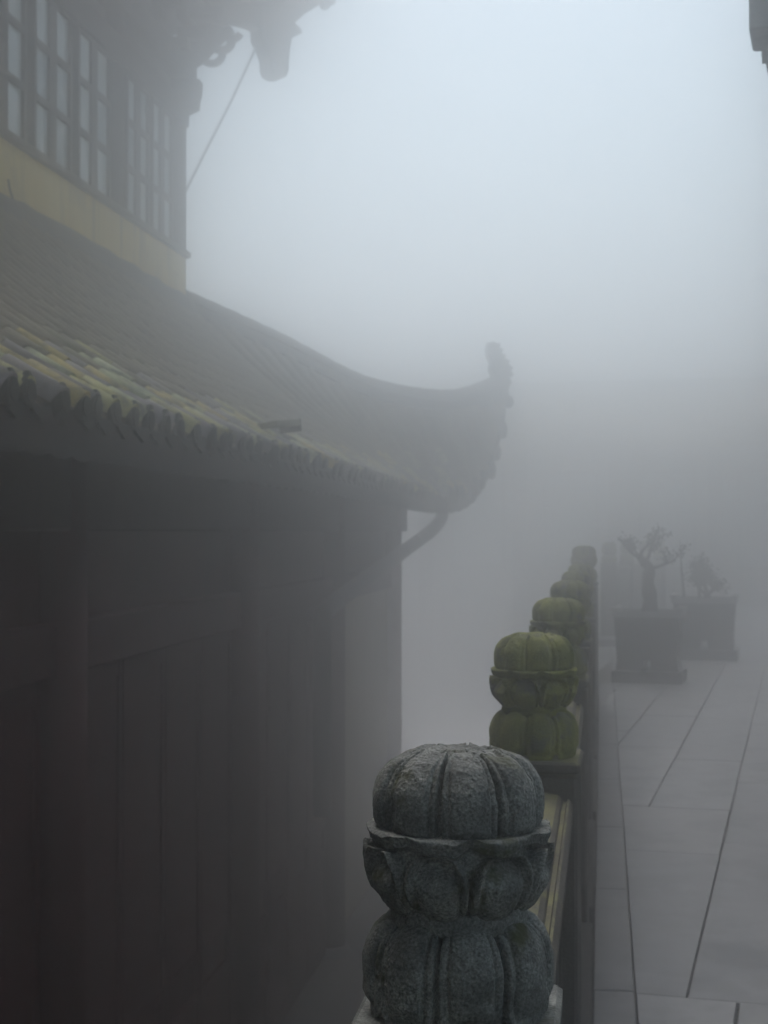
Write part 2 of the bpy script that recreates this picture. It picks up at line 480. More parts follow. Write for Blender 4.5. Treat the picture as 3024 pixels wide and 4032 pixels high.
def lotus_tier(name, prof, phase, kind, seg=176, rows=64, seed=0):
    """prof: (z, r) control points from bottom to top; petals are carved by radial displacement"""
    cv = catmull([(r, z, 0) for z, r in prof], 12)
    n = len(cv) - 1
    rws = []
    L = [0]
    for i in range(n): L.append(L[-1] + (cv[i + 1] - cv[i]).length)
    for k in range(rows + 1):
        s = L[-1] * k / rows
        i = max(j for j in range(len(L)) if L[j] <= s + 1e-9)
        i = min(i, n - 1)
        t = (s - L[i]) / max(1e-9, L[i + 1] - L[i])
        p = cv[i].lerp(cv[i + 1], t)
        tg = (cv[i + 1] - cv[i]).normalized()
        nr = Vector((tg.y, -tg.x))          # outward normal in the (r, z) plane
        rws.append((k / rows, p.x, p.y, nr.x, nr.y))
    vs, fs = [], []
    for (v, r, z, nx, nz) in rws:
        for k in range(seg):
            th = 2 * pi * k / seg
            pp = ((th - phase) / (2 * pi / 8)) % 1.0
            pi_ = int(((th - phase) / (2 * pi / 8)) // 1) % 8
            p = abs(pp * 2 - 1)              # 0 on the petal's middle, 1 on the groove
            # weathered: each petal a little different
            wob = 0.04 * noise.noise((pi_ * 3.1 + seed, v * 3, 0.3))
            d = 0.0
            def gs(a, m_, w_): return math.exp(-((a - m_) / w_) ** 2)
            if kind == 'bud':
                e = p + wob
                top = smooth01((v - 0.60) / 0.12)                      # petal tips stop short of the crown
                fade = 1 - smooth01((v - 0.90) / 0.06)
                d -= 0.0125 * smooth01((e - 0.87) / 0.09) * (1 - 0.35 * top) * fade
                d += 0.0062 * max(0, 1 - (e / 0.66) ** 2) ** 0.38 * smooth01(v / 0.10) * (1 - smooth01((v - 0.50) / 0.18))
                d -= 0.0022 * gs(e, 0.68, 0.05) * (1 - top)
                # broken tip edges round the crown
                tip = 0.70 + 0.05 * cos(8 * (th - phase)) + 0.05 * noise.noise((cos(th) * 3.5 + seed, sin(th) * 3.5, 0.7))
                d -= 0.0055 * smooth01((v - tip) / 0.035) * fade
                d += 0.0030 * noise.noise((cos(th) * r * 70, sin(th) * r * 70, 4.4)) * smooth01((v - 0.62) / 0.1)
            elif kind == 'up':
                w = 1.0 if v < 0.34 else sqrt(max(0.0, 1 - ((v - 0.34) / 0.38) ** 2.6))
                e = (p + wob * 0.7) / max(0.02, w)
                lipm = 1 - smooth01((v - 0.70) / 0.035)
                d -= 0.0150 * smooth01((e - 0.90) / 0.07) * lipm
                d += 0.0058 * smooth01((e - 0.75) / 0.05) * (1 - smooth01((e - 0.90) / 0.04)) * smooth01((v - 0.12) / 0.2) * lipm
                d -= 0.0150 * smooth01((0.74 - e) / 0.12) * smooth01((v - 0.42) / 0.20) * lipm
                d += 0.0060 * max(0, 1 - (e / 0.64) ** 2) ** 0.40 * (1 - smooth01((v - 0.38) / 0.20))
                d -= 0.0014 * gs(e, 0.67, 0.05) * lipm
                if 0.70 < v < 0.90:          # thin chipped lip, drooping a little over every petal
                    kk = smooth01((v - 0.70) / 0.04) * (1 - smooth01((v - 0.84) / 0.05))
                    d += kk * (0.0026 * noise.noise((cos(th) * 4 + seed, sin(th) * 4, 1.7)) + 0.0016 * noise.noise((cos(th) * 11, sin(th) * 11, 2.7)))
            elif kind == 'down':             # hanging petals, tips at the bottom
                w = 1.0 if v > 0.46 else sqrt(max(0.0, 1 - ((0.46 - v) / 0.46) ** 2.4))
                e = (p + wob * 0.7) / max(0.02, w)
                d -= 0.0135 * smooth01((e - 0.88) / 0.08)
                d += 0.0064 * max(0, 1 - (e / 0.62) ** 2) ** 0.38 * smooth01((v - 0.22) / 0.14)
                d -= 0.0028 * gs(e, 0.66, 0.05) * smooth01((v - 0.18) / 0.08)
                d += 0.0070 * (1 - smooth01(v / 0.20)) * smooth01((1 - e) / 0.2)
                d -= 0.0030 * gs(v, 0.24, 0.05) * smooth01((0.7 - e) / 0.1)
            x0, y0 = cos(th), sin(th)
            q = Vector((x0 * r, y0 * r, z))
            d += 0.0012 * noise.noise((q.x * 38 + seed, q.y * 38, q.z * 38)) + 0.0006 * noise.noise((q.x * 130 + seed, q.y * 130, q.z * 130))
            if rows > 80: d += 0.0005 * noise.noise((q.x * 330 + seed, q.y * 330, q.z * 330))
            ch = noise.noise((q.x * 26 + seed * 2.3, q.y * 26, q.z * 26 + 9))
            if ch > 0.42: d -= (ch - 0.42) * 0.018
            rr = r + nx * d
            zz = z + nz * d
            if kind == 'up' and 0.66 < v < 0.88:
                kk = smooth01((v - 0.66) / 0.06) * (1 - smooth01((v - 0.80) / 0.08))
                zz -= kk * (0.0075 * max(0.0, 1 - (p / 0.8) ** 2) + 0.005 * noise.noise((cos(th) * 6, sin(th) * 6, 8.1)) - 0.002)
            if kind == 'down' and v < 0.10:
                zz += 0.010 * (p ** 2) * (1 - v / 0.10)
            vs.append((x0 * rr, y0 * rr, zz))
    for i in range(rows):
        for k in range(seg):
            l = (k + 1) % seg
            fs.append([i * seg + k, i * seg + l, (i + 1) * seg + l, (i + 1) * seg + k])
    fs.append(list(range(seg - 1, -1, -1)))
    n0 = rows * seg
    fs.append(list(range(n0, n0 + seg)))
    me = mesh_from(name, vs, fs, True)
    return me

PH = radians(-90 - 8.5)    # a groove faces the camera a little left of the middle
def head_meshes(SG, RW):
    d_ = lotus_tier("lower_lotus", [(0.002, 0.072), (0.001, 0.092), (0.012, 0.0985), (0.035, 0.0975), (0.062, 0.0975), (0.085, 0.090), (0.098, 0.078), (0.102, 0.066)], PH, 'down', seg=SG, rows=RW, seed=3)
    n_ = lotus_tier("neck_ring", [(0.094, 0.066), (0.097, 0.0735), (0.104, 0.0755), (0.112, 0.0745), (0.118, 0.0725), (0.122, 0.066)], PH, 'plain', seg=SG, rows=12, seed=5)
    u_ = lotus_tier("upper_lotus", [(0.116, 0.060), (0.119, 0.072), (0.130, 0.0835), (0.150, 0.0945), (0.175, 0.0985), (0.190, 0.0965), (0.196, 0.0985), (0.2005, 0.1005), (0.2025, 0.0990), (0.2015, 0.080)], PH + pi / 8, 'up', seg=SG, rows=RW, seed=8)
    b_ = lotus_tier("lotus_bud", [(0.1975, 0.083), (0.205, 0.0862), (0.220, 0.0872), (0.237, 0.0868), (0.253, 0.0810), (0.270, 0.0680), (0.281, 0.052), (0.2865, 0.038), (0.2875, 0.027), (0.2855, 0.017), (0.2835, 0.007)], PH, 'bud', seg=SG, rows=RW, seed=11)
    return (d_, n_, u_, b_)
HEAD_HI = head_meshes(420, 150)
HEAD_LO = head_meshes(168, 64)

sm = MB()
sm.box(-0.104, 0.104, -0.104, 0.104, -0.05, HEAD_Z - 0.028, 0.007)
sm.box(-0.110, 0.110, -0.110, 0.110, HEAD_Z - 0.026, HEAD_Z + 0.001, 0.006)
# raised field and groove on the two wide faces of the shaft
for s in (-1, 1):
    sm.prism([(-0.070, 0.16), (0.070, 0.16), (0.070, 0.82), (0.048, 0.85), (-0.048, 0.85), (-0.070, 0.82)], 0.1042 * s, 0.110 * s)
me_shaft = mesh_from("shaft", sm.v, sm.f)

post_labels = [
    "nearest stone balustrade post, grey granite with carved double lotus head",
    "second balustrade post from the camera, its lotus head green with moss",
    "third balustrade post from the camera, mossy head half behind the second",
    "fourth balustrade post, small dark dome rising behind the third mossy head",
    "fifth balustrade post, faint dark dome between the fourth and the sixth",
    "sixth balustrade post, hazy dome just in front of the taller end post",
    "taller hazy end post where the straight balustrade run stops",
]
GROUP_POST = "lotus headed balustrade posts"
def make_post(x, y, z, rz, mat, matshaft, label, s=1.0, hi=False):
    p = empty("balustrade_post", (x, y, z), rz)
    tag(p, label, "post", GROUP_POST)
    put("shaft", me_shaft, matshaft, p)
    for me in (HEAD_HI if hi else HEAD_LO):
        o = put(me.name.split('.')[0], me, mat, p, loc=(0, 0, HEAD_Z))
    p.scale = (s, s, s)
    return p
for k, yy in enumerate(P_Y):
    mat = M['granite'] if k == 0 else M['granite_moss']
    z = 0.0 if k < 6 else 0.0
    sc = 1.0 if k < 6 else 1.09
    make_post(XC + (0 if k == 0 else random.uniform(-0.003, 0.003)), yy, z, 0 if k == 0 else (pi / 4) * random.randint(0, 7) * 0 + radians(random.uniform(-3, 3)), mat, M['granite'] if k == 0 else M['rail_stone'], post_labels[k], sc, k == 0)

# panels between the posts: top rail, framed panel, plinth
panel_labels = [
    "mossy topped stone rail panel between the nearest and second posts",
    "stone rail panel between the second and third mossy posts",
    "stone rail panel between the third and fourth posts",
    "hazy stone rail panel between the fourth and fifth posts",
    "hazy stone rail panel between the fifth and sixth posts",
    "hazy stone rail panel joining the sixth post to the end post",
]
def make_panel(p0, p1, zoff, label):
    p0 = Vector(p0); p1 = Vector(p1)
    d = p1 - p0; ln = d.length - 0.212
    c = (p0 + p1) / 2
    o = empty("rail_panel", (c.x, c.y, zoff), -atan2(d.x, d.y))
    tag(o, label, "balustrade panel", "stone panels of the balustrade")
    h = ln / 2
    # top rail, moulded: profile swept along the run
    prof = [(-0.088, 0.800), (0.062, 0.800), (0.062, 0.838), (0.078, 0.846), (0.090, 0.862), (0.090, 0.886), (0.082, 0.898),
            (0.0775, 0.900), (0.0745, 0.893), (0.0665, 0.893), (0.064, 0.901), (0.056, 0.908), (0.02, 0.914), (-0.05, 0.914), (-0.084, 0.904), (-0.094, 0.884), (-0.094, 0.85)]
    m = MB(); m.prism([(a, b) for a, b in prof], -h, h)
    m.build("top_rail", M['rail_stone'], o)
    m = MB(); m.box(-0.045, 0.045, -h, h, 0.145, 0.802)
    b = m.build("panel_slab", M['rail_stone'], o)
    for s in (-1, 1):        # raised border and field on both faces
        m = MB()
        for (y0, y1, z0, z1) in ((-h + 0.02, h - 0.02, 0.72, 0.78), (-h + 0.02, h - 0.02, 0.17, 0.23), (-h + 0.02, -h + 0.08, 0.232, 0.718), (h - 0.08, h - 0.02, 0.232, 0.718)):
            xx = sorted((0.043 * s, 0.057 * s)); m.box(xx[0], xx[1], y0, y1, z0, z1, 0.003)
        m.build("panel_border", M['rail_stone'], b)
        m = MB(); xx = sorted((0.043 * s, 0.054 * s)); m.box(xx[0], xx[1], -h + 0.14, h - 0.14, 0.29, 0.66, 0.006)
        m.build("panel_field", M['rail_stone'], b)
    m = MB(); m.box(-0.115, 0.122, -h, h, -0.04, 0.143, 0.006)
    m.build("plinth_block", M['dark_stone'], o)
    return o
for k in range(6):
    make_panel((XC, P_Y[k]), (XC, P_Y[k + 1]), 0.0, panel_labels[k])
make_panel((XC, P_Y[0] - 1.85), (XC, P_Y[0]), 0.0, "stone rail panel at the foot of the nearest post, beside the camera")

# second run, on the far side of the bend, one low step higher
def px_at(x, z):
    xc = (x - 829.5) / 3194.4 * z
    return Vector((xc * cos(TH) - z * sin(TH), xc * sin(TH) + z * cos(TH)))
B = [px_at(1316, 20.0), px_at(1354, 21.7), px_at(1392, 23.4), px_at(1424, 25.1)]
far_labels = ["left one of two small hazy posts right of the end post", "right one of two small hazy posts left of the bonsai",
              "faint hazy post behind the bonsai trunk", "faintest hazy post right of the bonsai trunk"]
st = MB(); st.prism([(B[0].x - 0.35, B[0].y - 0.8), (B[0].x + 0.28, B[0].y - 0.8), (B[3].x + 0.3, B[3].y + 1.1), (B[3].x - 0.2, B[3].y + 1.2)], 0.003, 0.095, frame=lambda a, c, b: (a, b, c))
tag(st.build("step", M['plinth']), "low hazy stone step under the far posts", kind="structure")
for k, b in enumerate(B):
    make_post(b.x, b.y, 0.093, -PA, M['granite_moss'], M['rail_stone'], far_labels[k], 1.0)
for k in range(3):
    make_panel(B[k], B[k + 1], 0.093, ["hazy rail panel joining the two small far posts", "faint rail panel left behind the bonsai trunk", "faintest rail panel right behind the bonsai trunk"][k])

# ================================================================== LEFT HAND HALL
hall = empty("temple_hall", (-4.66, 10, LOW))
tag(hall, "two storey temple hall with mossy tiled eaves, yellow band and dark lattice windows", "temple hall")
HOFF = Vector((4.66, -10, -LOW))
class HB(MB):     # parts are written in world coordinates and shifted into the hall's own
    def build(self, name, mat, parent=None, smooth=False, **k):
        par = parent or hall
        if par is hall:
            self.v = [v + HOFF for v in self.v]
        return put(name, mesh_from(name, self.v, self.f, smooth), mat, par, **k)
C = CAM_H
XE, XW, YC = -2.10, -4.66, 16.2         # eave line, upper wall, upper wall corner
HE, HWB = C + 0.50, C + 2.52             # eave height, height at the upper wall
YT, XT = 21.0, -1.30                     # tip of the corner
def eave(Y):
    k = max(0.0, min(1.0, (Y - 18.3) / (YT - 18.3)))
    x = XE + (XT - XE) * (0.75 * k + 0.25 * k ** 1.6)
    z = HE - 0.06 * smooth01((Y - 10) / 8) + 1.72 * k ** 3.7
    return x, z
def hip(Y):
    w = (Y - YC) / (YT - YC)
    x = XW + (XT - XW) * w
    z = C + interp([0, .25, .5, .75, .9, 1.0], [2.52, 2.17, 1.77, 1.69, 1.88, 2.16], w)
    return x, z
_hc = catmull([(w, z, 0) for w, z in zip([0, .25, .5, .75, .9, 1.0], [2.52, 2.17, 1.77, 1.69, 1.88, 2.16])], 16)
def hip(Y):
    w = (Y - YC) / (YT - YC)
    return XW + (XT - XW) * w, C + interp([p.x for p in _hc], [p.y for p in _hc], w)
def roof_pt(Y, q):
    xe, ze = eave(Y)
    xh, zh = (XW, HWB) if Y <= YC else hip(Y)
    s = 0.70 * q + 0.30 * q * q
    return Vector((xe + (xh - xe) * q, Y, ze + (zh - ze) * s))

# ---- roof bed with trough courses
PITCH = 0.245
Y0R = 1.0
nrow = int((YT - 0.15 - Y0R) / PITCH)
bed = HB()
rows_ = []
sub = 4
for i in range(nrow * sub + 1):
    Y = Y0R + i * PITCH / sub
    ph = (i % sub) / sub
    sag = -0.02 * sin(pi * ph)
    r = []
    for k in range(33):
        q = k / 32
        p = roof_pt(Y, q)
        p.z += sag * (1 if k > 0 else 1)
        r.append(p)
    rows_.append(r)
bed.grid([list(reversed(r)) for r in rows_])
lower_roof = bed.build("lower_roof", M['roof_bed'])
lower_roof_inv = HOFF * 0
# underside boards
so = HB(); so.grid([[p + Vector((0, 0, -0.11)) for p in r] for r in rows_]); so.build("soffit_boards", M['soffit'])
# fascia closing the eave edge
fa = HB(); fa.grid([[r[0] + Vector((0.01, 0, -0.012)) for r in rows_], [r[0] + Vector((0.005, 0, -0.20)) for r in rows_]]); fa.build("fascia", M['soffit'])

# ---- half round tiles
def barrel_mesh(ln=0.30, r0=0.074, r1=0.066, seg=7):
    vs, fs = [], []
    for (x, r) in ((0.0, r0), (-ln, r1)):
        for k in range(seg + 1):
            a = pi * k / seg
            vs.append((x, cos(a) * r, sin(a) * r))
    for (x, r) in ((0.0, r0 - 0.016), ):
        for k in range(seg + 1):
            a = pi * k / seg
            vs.append((x, cos(a) * r, sin(a) * r))
    n = seg + 1
    for k in range(seg):
        fs.append([k, k + 1, n + k + 1, n + k])
        fs.append([k + 1, k, 2 * n + k, 2 * n + k + 1])
    return mesh_from("barrel_tile", vs, fs, False)
me_barrel = barrel_mesh()
me_barrel.polygons.foreach_set("use_smooth", [i % 2 == 0 for i in range(len(me_barrel.polygons))])

# eave cap: a disc with a pointed, rounded top and a rim
def cap_mesh():
    m = MB()
    pts = []
    for k in range(19):
        a = -pi * 0.15 + pi * 1.3 * k / 18
        r = 0.062 + 0.015 * math.exp(-((a - pi / 2) / 0.35) ** 2)
        pts.append((cos(a) * r, sin(a) * r))
    pts += [(-0.048, -0.054), (0.0, -0.063), (0.048, -0.054)]
    m.prism(pts, -0.004, 0.022, 0.005, frame=lambda a, c, b: (c, a, b))
    ctr = [(cos(2 * pi * k / 12) * 0.045, sin(2 * pi * k / 12) * 0.045) for k in range(12)]
    m.prism(ctr, 0.0215, 0.029, 0.003, frame=lambda a, c, b: (c, a, b))
    return mesh_from("eave_cap", m.v, m.f)
me_cap = cap_mesh()
def drip_mesh():
    m = MB()
    w = PITCH / 2 - 0.006
    pts = [(-w, 0.012), (-w * .5, -0.012), (0, -0.02), (w * .5, -0.012), (w, 0.012), (w * .9, -0.03), (w * .62, -0.052), (w * .3, -0.064), (0, -0.082), (-w * .3, -0.064), (-w * .62, -0.052), (-w * .9, -0.03)]
    m.prism(pts, -0.008, 0.010, 0.0, frame=lambda a, c, b: (c + b * -0.12, a, b))
    return mesh_from("drip_tile", m.v, m.f)
me_drip = drip_mesh()

LR = lower_roof
field = MB()
n_ind = 0
for i in range(nrow + 1):
    Y = Y0R + i * PITCH
    if Y > YT - 0.2: continue
    L = (roof_pt(Y, 1) - roof_pt(Y, 0)).length
    nt_ = max(1, int(L / 0.26))
    jit = random.uniform(-0.012, 0.012)
    row_slip = random.choice((0, 0, 0, 0.02, 0.045))
    for c in range(nt_):
        q0 = c * 0.26 / L; q1 = min(1.0, (c * 0.26 + 0.29) / L)
        a = roof_pt(Y, q0); b = roof_pt(Y, q1)
        d = b - a
        ang = atan2(d.z, -d.x)
        lift = 0.006
        dy = random.uniform(-0.006, 0.006) + jit
        loc = a + Vector((0, dy, lift + random.uniform(-0.003, 0.004)))
        yaw = random.uniform(-0.025, 0.025) + (0 if Y < YC else 0)
        if c < 5 and 4.2 < Y < 19.6 and n_ind < 290:
            if c >= 3 and Y > 8: pass
            else:
                # a few near the eave have slipped or are missing a piece
                if c == 0 and random.random() < 0.05: continue
                slip = row_slip if c == 0 else random.choice((0, 0, 0, 0.03)) if c < 2 else 0
                o = put("barrel_tile", me_barrel, M['tile'] if c < 2 or random.random() < 0.3 else M['roof_bed'], LR, loc=loc + HOFF + Vector((slip * cos(ang), 0, -slip * sin(ang) + slip * 0.15)), rot=(random.uniform(-.1, .1), ang + random.uniform(-.03, .03), yaw * 2.5))
                o.scale = (d.length / 0.29, random.uniform(0.94, 1.06), random.uniform(0.93, 1.08))
                n_ind += 1
                continue
        mat_ = Matrix.Translation(loc) @ Matrix.Rotation(yaw, 4, 'Z') @ Matrix.Rotation(ang, 4, 'Y') @ Matrix.Diagonal((d.length / 0.29, 1, 1, 1))
        field.add([mat_ @ v.co for v in me_barrel.vertices], [list(p.vertices) for p in me_barrel.polygons])
    if Y > 3.6:
        xe, ze = eave(Y)
        a = roof_pt(Y, 0)
        o = put("eave_cap", me_cap, M['shaded_tile_cap'], LR, loc=a + HOFF + Vector((0.006 + row_slip * 0.85, jit, 0.014 - row_slip * 0.4)), rot=(random.uniform(-.06, .06), random.uniform(-.05, .10), random.uniform(-.05, .05)))
        if Y > 18.6:
            o.scale = (1.6, 1.5, 1.5 + random.uniform(-.2, .5)); o.location.x += 0.05; o.rotation_euler.z += 0.5
        p = roof_pt(Y + PITCH / 2, 0) if Y + PITCH / 2 < YT else a
        o = put("drip_tile", me_drip, M['shaded_tile_cap'], LR, loc=p + HOFF + Vector((0.012, 0, -0.012)), rot=(random.uniform(-.05, .05), random.uniform(-.08, .08), 0))
field.v = [v + HOFF for v in field.v]
fo = put("barrel_tile_field", mesh_from("barrel_tile_field", field.v, field.f, True), M['roof_bed'], LR)
fo["kind"] = "stuff"

# ---- far slope of the lower roof, round the corner (its eave runs left from the tip)
rows2 = []
for i in range(41):
    w = i / 40
    X = XT + (-10.5 - XT) * w
    k = max(0.0, 1 - (XT - X) / 2.6)
    ye = 20.4 + (YT - 20.4) * k ** 1.5; ze = HE - 0.05 + 1.72 * k ** 3
    if X > XW:
        yh = YC + (X - XW) / (XT - XW) * (YT - YC); zh = hip(yh)[1]
    else:
        yh, zh = YC, HWB
    rows2.append([Vector((X, ye + (yh - ye) * q, ze + (zh - ze) * (0.7 * q + 0.3 * q * q))) for q in [j / 16 for j in range(17)]])
er = HB(); er.grid([list(reversed(r)) for r in rows2]); er.build("end_roof", M['roof_bed'])
er = HB(); er.grid([[p - Vector((0, 0, 0.11)) for p in r] for r in rows2]); er.build("end_soffit", M['soffit'])
er = HB(); er.grid([[r[0] + Vector((0, 0.01, 0.03)) for r in rows2], [r[0] + Vector((0, 0.01, -0.125)) for r in rows2]]); er.build("end_fascia", M['soffit'])

# ---- hip ridge and its curled end
hp = []
for i in range(40):
    Y = YC - 0.02 + (YT - 0.1 - YC) * i / 39
    x, z = hip(max(Y, YC)); hp.append(Vector((x, Y, z)))
hb = HB()
hd = Vector((XT - XW, YT - YC, 0)).normalized(); hn = Vector((hd.y, -hd.x, 0))
prof = [(-0.10, -0.06), (0.10, -0.06), (0.085, 0.06), (0.11, 0.07), (0.10, 0.13), (0.06, 0.19), (0.0, 0.215), (-0.06, 0.19), (-0.10, 0.13), (-0.11, 0.07), (-0.085, 0.06)]
rr = []
for i, p in enumerate(hp):
    jz = 0.006 * (i % 2)
    rr.append([p + hn * a + Vector((0, 0, b + jz)) for a, b in prof + prof[:1]])
hb.grid(rr); hb.add(rr[-1][:-1], [list(range(len(prof)))]); hb.build("hip_ridge", M['ridge'])

# finial: outline measured at the corner tip, carved from a thick slab standing along the hip
fin_px = [(1005, 856), (1036, 846), (1059, 832), (1064, 812), (1058, 800), (1061, 786), (1053, 772), (1051, 756), (1056, 741), (1067, 737), (1076, 741), (1083, 738), (1081, 748),
          (1090, 751), (1086, 760), (1097, 763), (1093, 770), (1106, 774), (1103, 782), (1116, 789), (1109, 796), (1117, 805), (1106, 812), (1112, 823), (1101, 832), (1104, 850), (1114, 854), (1117, 868), (1108, 878), (1094, 872), (1070, 880), (1030, 880)]
lat = hd.x * cos(radians(4)) + hd.y * sin(radians(4))
fpts = [((px - 1085) / 3194.4 * 20.6 / lat, (1148 - py) / 3194.4 * 20.6) for px, py in fin_px]
base = Vector((-1.42, 20.75, C))
fb = HB(); fb.prism([(a * 0.86, b) for a, b in fpts], -0.035, 0.035, 0.008, frame=lambda a, c, b: base + hd * a + hn * c + Vector((0, 0, b)))
fin = fb.build("corner_finial", M['ridge'])

# ---- ridge course where the lower roof meets the upper wall
rc = HB()
pts = []
for i in range(60):
    Y = Y0R + (YC - 0.1 - Y0R) * i / 59
    pts.append(Vector((XW + 0.10, Y, HWB - 0.06 + 0.025 * sin(i * 1.1) * noise.noise((i * .3, 0, 0)) * 3)))
rc.grid([[p + Vector((a, 0, b)) for a, b in ((-0.1, 0.16), (0.0, 0.165), (0.03, 0.12), (0.05, 0.05), (0.07, 0.0), (0.07, -0.16))] for p in pts])
rc.build("wall_ridge", M['ridge'])

# ---- upper storey
ZS, ZL, ZT = C + 3.09, C + 4.58, C + 6.4       # sill, lintel, top
w = HB(); w.box(XW - 9, XW, Y0R - 4, YC, HWB - 1.2, ZS); w.build("ochre_wall", M['ochre'])
w = HB(); w.box(XW - 9, XW - 0.12, Y0R - 4, YC - 0.12, ZS + 0.002, ZT); w.build("upper_wall", M['dark_wood'])
w = HB(); w.box(XW - 8.9, XW + 0.05, Y0R - 4, YC + 0.05, ZS + 0.004, ZS + 0.075, 0.01); w.build("sill_beam", M['dark_wood'])
w = HB(); w.box(XW - 8.9, XW + 0.03, Y0R - 4, YC + 0.03, ZL, ZL + 0.26, 0.01); w.build("lintel_beam", M['dark_wood'])
w = HB(); w.box(XW - 8.9, XW + 0.10, Y0R - 4, YC + 0.10, ZL + 0.50, ZL + 0.72, 0.01); w.build("plate_beam", M['dark_wood'])
for Y in (2.6, 6.35, 10.15, 13.92, YC - 0.11):
    w = HB(); w.tube([(XW - 0.075, Y, ZS + 0.07), (XW - 0.075, Y, ZL + 0.5)], 0.105, 14); w.build("upper_column", M['dark_wood'], smooth=True)
# windows: leaves of two columns of panes, three rows
def window(yc, wid, ncol, pane_w):
    h0, h1 = ZS + 0.08, ZL - 0.004
    m = HB(); fx0, fx1 = XW - 0.075, XW - 0.012
    st = 0.05
    m.box(fx0, fx1, yc - wid / 2, yc - wid / 2 + st, h0, h1)
    m.box(fx0, fx1, yc + wid / 2 - st, yc + wid / 2, h0, h1)
    rowh = (h1 - h0) / 3
    for r in range(4):
        zc = h0 + rowh * r; z0 = max(h0, zc - 0.032); z1 = min(h1, zc + 0.032)
        m.box(fx0 + 0.003, fx1 - 0.003, yc - wid / 2 + st, yc + wid / 2 - st, z0, z1)
    for c in range(1, ncol):
        yy = yc - wid / 2 + wid * c / ncol
        m.box(fx0 + 0.006, fx1 - 0.006, yy - (wid / ncol - pane_w) / 2, yy + (wid / ncol - pane_w) / 2, h0, h1)
    o = m.build("window", M['dark_wood'])
    for r in range(3):
        for c in range(ncol):
            pc = yc - wid / 2 + wid * (c + 0.5) / ncol
            p = MB(); z0 = h0 + rowh * r + 0.03; z1 = h0 + rowh * (r + 1) - 0.03
            p.box(XW - 0.052, XW - 0.044, pc - wid / ncol / 2 + 0.01, pc + wid / ncol / 2 - 0.01, z0, z1)
            p.v = [v + HOFF for v in p.v]
            put("pane", mesh_from("pane", p.v, p.f), M['sky_glass'], o)
for yc in (3.6, 4.65, 5.4, 7.35, 8.4, 9.3, 11.1, 12.16, 13.21):
    window(yc, 0.90, 2, 0.29)
for yc in (14.52, 15.36):
    window(yc, 0.76, 2, 0.24)

# ---- upper eave: soffit, rafters, bracket sets, corner carvings
def ueave(Y):
    k = max(0.0, min(1.0, (Y - (YC - 1.2)) / 3.0))
    return XW + 1.05 + 0.65 * k ** 2, C + 5.95 + 1.5 * k ** 3
rows3 = []
for i in range(50):
    Y = Y0R - 4 + (YC + 1.8 - (Y0R - 4)) * i / 49
    xe, ze = ueave(Y)
    xi, zi = (XW, C + 6.15) if Y < YC else (XW + (Y - YC) / 1.8 * (ueave(YC + 1.8)[0] - XW), C + 6.15 + (ueave(YC + 1.8)[1] - C - 6.15) * ((Y - YC) / 1.8) ** 2)
    rows3.append([Vector((xe + (xi - xe) * q, Y, ze + (zi - ze) * q)) for q in (0, .33, .66, 1)])
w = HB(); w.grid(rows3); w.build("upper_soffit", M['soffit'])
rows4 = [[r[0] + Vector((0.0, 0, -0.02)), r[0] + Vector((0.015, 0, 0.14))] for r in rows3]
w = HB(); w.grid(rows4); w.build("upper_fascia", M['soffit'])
# upper roof surface above
rows5 = [[r[0] + Vector((0, 0, 0.14)), r[0].lerp(Vector((XW - 4, min(r[0].y, YC - 3), C + 8.6)), .4) + Vector((0, 0, -0.25)), Vector((XW - 4, min(r[0].y, YC - 3), C + 8.6))] for r in rows3]
w = HB(); w.grid(rows5); w.build("upper_roof", M['roof_bed'])
# end side of upper eave (round the corner)
tipu = rows3[-1][0]
rows6 = []
for i in range(20):
    u = i / 19
    X = tipu.x + (XW - 9 - tipu.x) * u
    k = max(0.0, 1 - u * 9.0 / 3.0)
    ye = YC + 1.05 + (tipu.y - YC - 1.05) * k ** 2; ze = C + 5.95 + (tipu.z - C - 5.95) * k ** 3
    xi = min(X, XW) if u > 0 else X
    yi = YC if X < XW else YC + (X - XW) / (tipu.x - XW) * (tipu.y - YC)
    zi = C + 6.15 if X < XW else C + 6.15 + (tipu.z - C - 6.15) * ((X - XW) / (tipu.x - XW)) ** 2
    rows6.append([Vector((X, ye, ze)), Vector((X, yi, zi))])
w = HB(); w.grid(rows6); w.build("upper_end_soffit", M['soffit'])
w = HB(); w.grid([[r[0], r[0] + Vector((0, 0, 0.14)), Vector((min(r[0].x, XW - 4), YC - 3, C + 8.6))] for r in rows6]); w.build("upper_end_roof", M['roof_bed'])

# bracket sets on the side wall
bm_ = MB()
bm_.box(-0.09, 0.16, -0.08, 0.08, 0.0, 0.14, 0.01); bm_.box(0.03, 0.36, -0.05, 0.05, 0.14, 0.26, 0.01); bm_.box(0.10, 0.20, -0.30, 0.30, 0.262, 0.36, 0.01)
bm_.box(0.18, 0.56, -0.045, 0.045, 0.362, 0.47, 0.01); bm_.box(0.36, 0.46, -0.22, 0.22, 0.472, 0.56, 0.01)
me_br = mesh_from("bracket_set", bm_.v, bm_.f)
Y = 2.6
while Y < YC - 0.2:
    put("bracket_set", me_br, M['dark_wood'], hall, loc=Vector((XW, Y, ZL + 0.722)) + HOFF)
    Y += 0.94
# rafters under the upper eave
rf = MB(); rf.box(0, 1.0, -0.04, 0.04, -0.075, 0.0)
me_rf = mesh_from("upper_rafter", rf.v, rf.f)
Y = 3.0
while Y < YC + 0.2:
    xe, ze = ueave(Y)
    put("upper_rafter", me_rf, M['soffit'], hall, loc=Vector((XW + 0.0, Y, C + 6.14)) + HOFF, rot=(0, atan2(C + 6.14 - ze, xe - XW), 0))
    Y += 0.31
